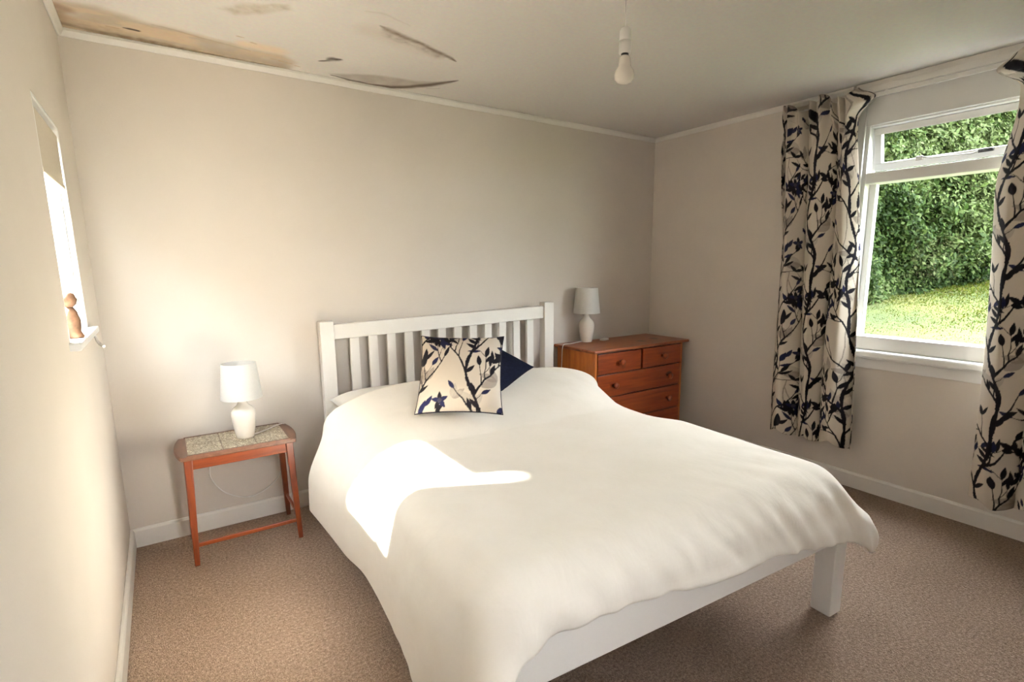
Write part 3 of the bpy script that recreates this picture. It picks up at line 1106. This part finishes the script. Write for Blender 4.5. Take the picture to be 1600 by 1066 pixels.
# ------------------------------------------------------------------ table lamps
def lamp(loc, label, cord_pts, k_=1.0):
    r = tag(empty('table_lamp', loc), label, 'lamp', 'matching white table lamps')
    prof = [(0.036, 0), (0.038, 0.004), (0.045, 0.04), (0.051, 0.085), (0.053, 0.112), (0.050, 0.130), (0.040, 0.146), (0.026, 0.158), (0.020, 0.170), (0.017, 0.186), (0.016, 0.194)]
    b = MB().lathe(prof, 40).build('base', M['ceramic'], r, smooth=True)
    MB().lathe([(0.014, 0.19), (0.014, 0.225), (0.011, 0.23), (0.011, 0.25)], 20).build('bulb_holder', M['plastic'], r, smooth=True)
    MB().lathe([(0.011, 0.25), (0.02, 0.27), (0.028, 0.295), (0.02, 0.318), (0.004, 0.325)], 20).build('bulb', M['plastic'], r, smooth=True)
    z0, z1, r0, r1, t = 0.192, 0.358, 0.089, 0.073, 0.0015
    n = 48
    sh = MB().lathe([(r0, z0), (r1, z1), (r1 - t, z1), (r0 - t, z0), (r0, z0)], n, close=False).build('lamp_shade', M['shade'], r, smooth=True)
    sh.modifiers.new('e', 'EDGE_SPLIT').split_angle = math.radians(40)
    sp = MB()
    for k in range(3):
        a = 2 * PI * k / 3
        sp.tube([(0.013 * math.cos(a), 0.013 * math.sin(a), 0.228), (0.082 * math.cos(a), 0.082 * math.sin(a), 0.222)], 0.0014, 6)
    sp.build('shade_ring', M['plastic'], r)
    P = [Vector(p) for p in cord_pts]
    pts = []
    for i in range(len(P) - 1):                     # Catmull-Rom
        p0, p1, p2, p3 = P[max(i - 1, 0)], P[i], P[i + 1], P[min(i + 2, len(P) - 1)]
        for k in range(6):
            t_ = k / 6
            pts.append(0.5 * ((2 * p1) + (p2 - p0) * t_ + (2 * p0 - 5 * p1 + 4 * p2 - p3) * t_ ** 2 + (3 * p1 - p0 - 3 * p2 + p3) * t_ ** 3))
    pts.append(P[-1])
    MB().tube(pts, 0.003, 6).build('cord', M['plastic'], r, smooth=True)
    for c in r.children:
        if not c.name.startswith('cord'):
            c.scale = (k_, k_, k_)
    return r


ZT = 0.531                                          # side table top
ZC = 0.793                                          # chest top
lx, ly_ = 0.517, -0.222
lamp((lx, ly_, ZT), 'white table lamp standing on the tiled side table left of the bed',
     [(0.035, 0.0, 0.006), (0.10, 0.05, 0.005), (0.17, 0.11, 0.006), (0.205, 0.145, -0.01), (0.215, 0.165, -0.08), (0.19, 0.185, -0.22),
      (0.14, 0.19, -0.33), (0.02, 0.19, -0.39), (-0.10, 0.19, -0.34), (-0.16, 0.195, -0.24), (-0.15, 0.20, -0.14)], 1.04)
cx_, cy_ = 2.835, -0.105
lamp((cx_, cy_, ZC), 'white table lamp standing on the orange pine chest of drawers',
     [(-0.04, 0.0, 0.006), (-0.12, -0.02, 0.005), (-0.20, -0.045, 0.006), (-0.255, -0.055, 0.008), (-0.272, -0.058, -0.015), (-0.276, -0.058, -0.06), (-0.274, -0.05, -0.15), (-0.272, -0.03, -0.35), (-0.272, 0.02, -0.60)], 1.12)

# ------------------------------------------------------------------ side table
stb = tag(empty('side_table', (0.478, -0.215, 0)), 'small teak side table with a tiled top beside the left wall', 'side table')
hw, hd = 0.262, 0.165
outl = []
for k in range(9):                                  # top with bowed ends
    f = -1 + 2 * k / 8
    outl.append((hw - 0.022 * f * f, f * hd))
for k in range(9):
    f = 1 - 2 * k / 8
    outl.append((-hw + 0.022 * f * f, f * hd))
MB().prism(outl, ZT - 0.024, ZT - 0.004).build('table_top', M['teak_top'], stb, 0.004)
ix, iy = 0.212, 0.148
for ya_, yb_ in ((-hd + 0.003, -iy), (iy, hd - 0.003)):
    MB().box(-ix - 0.004, ix + 0.004, ya_, yb_, ZT - 0.006, ZT).build('tile_border', M['teak_top'], stb, 0.0015)
tw = 2 * ix / 3
for k in range(3):
    MB().box(-ix + k * tw + 0.0015, -ix + (k + 1) * tw - 0.0015, -iy + 0.002, iy - 0.002, ZT - 0.006, ZT - 0.0005).build('tile', M['tile'], stb, 0.0015)
zz = ZT - 0.024
feet = {}
for sx in (-1, 1):
    for sy in (-1, 1):
        tx, ty = sx * 0.212, sy * 0.128
        fx, fy = sx * 0.225, sy * 0.155
        feet[sx, sy] = (fx, fy)
        w0, w1 = 0.017, 0.011
        MB().hexa([(fx - w1, fy - w1, 0), (fx + w1, fy - w1, 0), (fx + w1, fy + w1, 0), (fx - w1, fy + w1, 0)],
                  [(tx - w0, ty - w0, zz), (tx + w0, ty - w0, zz), (tx + w0, ty + w0, zz), (tx - w0, ty + w0, zz)]).build('leg', M['teak'], stb, 0.004)
for sy in (-1, 1):
    MB().box(-0.198, 0.198, sy * 0.130 - 0.008, sy * 0.130 + 0.008, zz - 0.052, zz).build('apron', M['teak_rail'], stb, 0.002)
for sx in (-1, 1):
    MB().box(sx * 0.214 - 0.008, sx * 0.214 + 0.008, -0.115, 0.115, zz - 0.052, zz).build('apron', M['teak'], stb, 0.002)
    MB().box(sx * 0.223 - 0.006, sx * 0.223 + 0.006, -0.143, 0.143, 0.115, 0.131).build('stretcher', M['teak'], stb, 0.002)
MB().box(-0.214, 0.214, -0.157, -0.143, 0.088, 0.106).build('stretcher', M['teak_rail'], stb, 0.002)

# ------------------------------------------------------------------ chest of drawers
cd = tag(empty('chest_of_drawers', (3.055, -0.255, 0), math.radians(0.6)), 'orange varnished pine chest of drawers standing in the far corner', 'chest of drawers')
bx0, bx1, by0, by1 = -0.452, 0.452, -0.205, 0.205
MB().box(bx0 - 0.030, bx1 + 0.045, by0 - 0.028, by1 + 0.008, ZC - 0.020, ZC).build('top', M['pine_top'], cd, 0.007, seg=3)
for a, b in ((bx0, bx0 + 0.018), (bx1 - 0.018, bx1)):
    MB().box(a, b, by0, by1, 0.0, ZC - 0.02).build('side_panel', M['pine_lit'], cd, 0.002)
MB().box(bx0 + 0.018, bx1 - 0.018, by1 - 0.008, by1, 0.06, ZC - 0.02).build('back_panel', M['pine_lit'], cd)
rows = [(0.617, 0.763), (0.452, 0.612), (0.272, 0.447), (0.082, 0.267)]
fr = MB()
for z in (0.6125 + 0.002, 0.4475 + 0.002, 0.2675 + 0.002):
    fr.box(bx0 + 0.018, bx1 - 0.018, by0 + 0.012, by1 - 0.01, z - 0.009, z + 0.009)
fr.box(bx0 + 0.018, bx1 - 0.018, by0 + 0.012, by1 - 0.01, ZC - 0.034, ZC - 0.02)
fr.box(-0.012, 0.012, by0 + 0.012, by1 - 0.01, 0.615, ZC - 0.02)
fr.build('carcass_rails', M['pine_gap'], cd)
MB().box(bx0 + 0.018, bx1 - 0.018, by0 + 0.008, by0 + 0.026, 0.0, 0.078).build('plinth', M['pine_front'], cd, 0.002)


def drawer(x0, x1, z0, z1, knobs):
    f = MB().box(x0 + 0.003, x1 - 0.003, by0 - 0.004, by0 + 0.016, z0 + 0.002, z1 - 0.002)
    f.box(x0 + 0.012, x1 - 0.012, by0 + 0.016, by1 - 0.02, z0 + 0.015, z0 + 0.022)
    d = f.build('drawer', M['pine_front'], cd, 0.005)
    for kx in knobs:
        k = MB().lathe([(0.012, 0), (0.010, 0.012), (0.016, 0.020), (0.022, 0.028), (0.021, 0.036), (0.012, 0.042), (0.002, 0.043)], 20)
        k.v = [(kx + a, by0 - 0.004 - c, (z0 + z1) / 2 + b) for a, b, c in k.v]
        k.build('knob', M['pine_front'], d, smooth=True)


xa, xb = bx0 + 0.018, bx1 - 0.018
drawer(xa, -0.008, *rows[0], [(xa - 0.008) / 2])
drawer(0.008, xb, *rows[0], [(xb + 0.008) / 2])
for r in rows[1:]:
    drawer(xa, xb, *r, [-0.28, 0.285])
# white plug adaptor lying on the chest
sb = tag(empty('plug', (3.0, -0.13, ZC), 0.3), 'small flat white plastic plug lying on the pine chest', 'plug')
MB().box(-0.045, 0.03, -0.02, 0.02, 0, 0.014).build('body', M['plastic'], sb, 0.004)
MB().box(0.03, 0.044, -0.006, 0.006, 0.003, 0.010).build('pin', M['plastic'], sb, 0.001)

# ------------------------------------------------------------------ bare pendant bulb
pd = tag(empty('pendant_light', (1.725, -1.58, H)), 'unlit bare white bulb hanging on a cable from the ceiling', 'light')
MB().lathe([(0.045, -0.004), (0.045, -0.012), (0.035, -0.024), (0.010, -0.03)], 32).build('ceiling_rose', M['plastic'], pd, smooth=True)
MB().tube([(0, 0, -0.02), (0.001, 0.0, -0.10), (0.0, 0, -0.18)], 0.0026, 8).build('cable', M['plastic'], pd, smooth=True)
zb = 2.187 - H + 0.01
MB().lathe([(0.006, 0.012), (0.016, 0.006), (0.020, -0.002), (0.021, -0.034)], 28, (0, 0, zb)).build('cap', M['plastic'], pd, smooth=True)
MB().lathe([(0.022, -0.036), (0.0225, -0.075), (0.020, -0.078)], 28, (0, 0, zb)).build('lamp_holder', M['plastic'], pd, smooth=True)
MB().lathe([(0.014, -0.077), (0.014, -0.088)], 24, (0, 0, zb)).build('bayonet_collar', M['dark'], pd, smooth=True)
MB().lathe([(0.016, -0.086), (0.021, -0.094), (0.0225, -0.115), (0.024, -0.122), (0.034, -0.136), (0.037, -0.152), (0.034, -0.166), (0.024, -0.176), (0.010, -0.181), (0.002, -0.182)],
           32, (0, 0, zb)).build('bulb', M['ceramic'], pd, smooth=True)

# ------------------------------------------------------------------ ornament on the left sill
og = tag(empty('ornament', (-0.004, -0.85, LZ0)), 'small brown and white figurine on the sill of the left window', 'ornament')
M['clay'] = plain('brown_clay', (0.085, 0.045, 0.025), 0.7, 0.2, 0.5, 40)
MB().lathe([(0.026, 0.003), (0.029, 0.010), (0.021, 0.026), (0.024, 0.058), (0.018, 0.088), (0.009, 0.104)], 18).build('body', M['clay'], og, smooth=True)
MB().lathe([(0.006, 0.100), (0.018, 0.112), (0.022, 0.128), (0.016, 0.146), (0.003, 0.153)], 18).build('head', M['clay'], og, smooth=True)
MB().lathe([(0.006, 0.0), (0.013, 0.010), (0.010, 0.022), (0.001, 0.027)], 14, (0.012, 0.026, 0.108)).build('flower', M['ceramic'], og, smooth=True)

# ------------------------------------------------------------------ garden
def gz(x):
    return np.where(x > W, 0.2 + 0.1 * (x - 4.0), -0.15)

gxs = np.concatenate([np.linspace(-40, W + T - 0.01, 8), np.linspace(W + T, 16, 30), np.linspace(18, 60, 6)])
gys = np.concatenate([np.linspace(-40, -8, 6), np.linspace(-6, 8, 30), np.linspace(10, 50, 6)])
GX, GY = np.meshgrid(gxs, gys, indexing='ij')
GZ = np.where(GX > W + T - 0.005, 0.2 + 0.1 * (GX - 4.0), -0.15) + 0.06 * (fbm(GX * 0.8 + 50, GY * 0.8 + 50, 61) - 0.5)
tag(MB().box(-30, -T - 0.01, -30, 14, -0.3, -0.02).box(-T - 0.01, W + T, -30, YF - T - 0.01, -0.3, -0.02).build('path', M['bounce_ground']), kind='structure')  # unseen pale ground added so the light bounced indoors is not green
# unseen wall added outside the left window to cut its skylight
tag(MB().box(-3.4, -3.2, -14, 8, -0.1, 3.6).build('sky_blocker', M['light_blocker']), kind='structure')
tag(link('ground', grid_mesh('ground', np.stack([GX, GY, GZ], -1)), M['lawn'], smooth=True), kind='structure')

# grass blades in the part of the lawn that the window shows
r = np.random.RandomState(5)
n = 60000
bx = r.uniform(6.0, 13.0, n); by = r.uniform(-4.0, 2.6, n)
bz = 0.2 + 0.1 * (bx - 4.0) - 0.01
ba = r.uniform(0, 2 * PI, n); bh = r.uniform(0.012, 0.045, n); bw = r.uniform(0.005, 0.012, n)
lean = r.uniform(-0.04, 0.04, (n, 2))
A = np.stack([bx - bw * np.cos(ba), by - bw * np.sin(ba), bz], -1)
B = np.stack([bx + bw * np.cos(ba), by + bw * np.sin(ba), bz], -1)
C = np.stack([bx + lean[:, 0], by + lean[:, 1], bz + bh], -1)
vs = np.stack([A, B, C], 1).reshape(-1, 3)
me = bpy.data.meshes.new('grass')
me.from_pydata(vs.tolist(), [], np.arange(3 * n).reshape(-1, 3).tolist())
pal = np.array([(0.14, 0.25, 0.012), (0.23, 0.31, 0.018), (0.34, 0.37, 0.03), (0.32, 0.26, 0.08)])
gc = 0.21 * pal[r.choice(4, n, p=[0.35, 0.35, 0.2, 0.1])] * r.uniform(0.7, 1.2, (n, 1))
paint(me, np.repeat(gc, 3, 0))
tag(link('grass', me, M['hedge']), 'sunny yellow green lawn grass outside the large window', 'grass', kind='stuff')

# hedge: leaves in front of a solid core coloured dark for the shade within
path = [(6.6, 2.9), (7.6, 1.5), (9.0, 0.75), (10.4, 0.35), (12.2, -0.1), (13.2, -1.4), (13.6, -5.0)]
hd_root = tag(empty('hedge', (10.4, 0.8, 0.8)), 'tall dense green garden hedge beyond the lawn, seen through the large window', 'hedge')
seglen = [math.dist(a, b) for a, b in zip(path[:-1], path[1:])]
tot = sum(seglen)
n = 92000
ts = np.concatenate([r.uniform(1.4, 8.8, int(n * 0.9)), r.uniform(0, tot, n - int(n * 0.9))])
cum = np.concatenate([[0], np.cumsum(seglen)])
si = np.clip(np.searchsorted(cum, ts) - 1, 0, len(seglen) - 1)
pa = np.array(path)
f = (ts - cum[si]) / np.array(seglen)[si]
hxy = pa[si] + (pa[si + 1] - pa[si]) * f[:, None]
tang = (pa[si + 1] - pa[si]) / np.array(seglen)[si][:, None]
nrm = np.stack([tang[:, 1], -tang[:, 0]], -1)
# the side turned to the house
fl = np.sign((np.array([2.0, -2.5]) - hxy)[:, 0] * nrm[:, 0] + (np.array([2.0, -2.5]) - hxy)[:, 1] * nrm[:, 1])
nrm *= fl[:, None]
hz = r.uniform(0, 1, n) ** 0.9 * (3.75 - 0.05 * np.clip(hxy[:, 0] - 9, 0, 4))
bulge = 0.75 * (fbm(ts * 1.1, hz * 1.1, 71) - 0.5) + 0.35 * (fbm(ts * 4, hz * 4, 75) - 0.5) + 0.10 * np.minimum(hz, 1.2) - 0.25 * np.exp(-(hz / 0.35) ** 2)
dep = r.uniform(-0.22, 0.05, n)
pos = np.concatenate([hxy + nrm * (bulge + dep)[:, None], (0.2 + 0.1 * (hxy[:, :1] - 4.0) + hz[:, None])], 1)
# a leaf: a folded rhombus of four triangles
d1 = r.normal(size=(n, 3)); d1 /= np.linalg.norm(d1, axis=1)[:, None]
face = np.concatenate([nrm, np.full((n, 1), 0.5)], 1) + 0.7 * r.normal(size=(n, 3))
face /= np.linalg.norm(face, axis=1)[:, None]
d1 = d1 - face * np.einsum('ij,ij->i', d1, face)[:, None]
d1 /= np.linalg.norm(d1, axis=1)[:, None]
d2 = np.cross(face, d1)
L = np.concatenate([r.uniform(0.026, 0.050, int(n * 0.9)), r.uniform(0.05, 0.08, n - int(n * 0.9))])[:, None]
lv = np.stack([pos - d1 * L, pos + d2 * L * 0.5, pos + d1 * L, pos - d2 * L * 0.5], 1).reshape(-1, 3)
me = bpy.data.meshes.new('leaves')
q = np.arange(4 * n).reshape(-1, 4)
me.from_pydata(lv.tolist(), [], np.concatenate([q[:, [0, 1, 2]], q[:, [0, 2, 3]]]).tolist())
pal = np.array([(0.035, 0.075, 0.016), (0.065, 0.125, 0.026), (0.115, 0.18, 0.045), (0.17, 0.235, 0.085)])
tone = np.clip(0.5 + 1.6 * (fbm(ts * 0.9 + 9, hz * 0.9, 81) - 0.5) + 0.25 * r.normal(size=n), 0, 0.999)
hc = 0.36 * pal[(tone * 4).astype(int)] * r.uniform(0.75, 1.2, (n, 1))
paint(me, np.repeat(hc, 4, 0))
tag(link('leaves', me, M['hedge'], hd_root), kind='stuff').location = (-10.4, -0.8, -0.8)
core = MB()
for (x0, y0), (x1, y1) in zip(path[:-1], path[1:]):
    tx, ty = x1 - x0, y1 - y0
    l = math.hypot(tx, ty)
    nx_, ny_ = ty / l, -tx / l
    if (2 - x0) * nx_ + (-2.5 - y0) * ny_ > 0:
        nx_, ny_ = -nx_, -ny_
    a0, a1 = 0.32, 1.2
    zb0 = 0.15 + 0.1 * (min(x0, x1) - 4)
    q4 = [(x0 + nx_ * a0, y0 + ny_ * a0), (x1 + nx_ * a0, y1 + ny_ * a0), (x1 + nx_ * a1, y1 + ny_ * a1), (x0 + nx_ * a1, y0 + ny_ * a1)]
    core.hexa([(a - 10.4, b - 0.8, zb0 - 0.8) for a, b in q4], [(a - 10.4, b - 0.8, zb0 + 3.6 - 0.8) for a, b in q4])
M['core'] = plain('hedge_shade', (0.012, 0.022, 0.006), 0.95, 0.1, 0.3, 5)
core.build('shade_core', M['core'], hd_root)
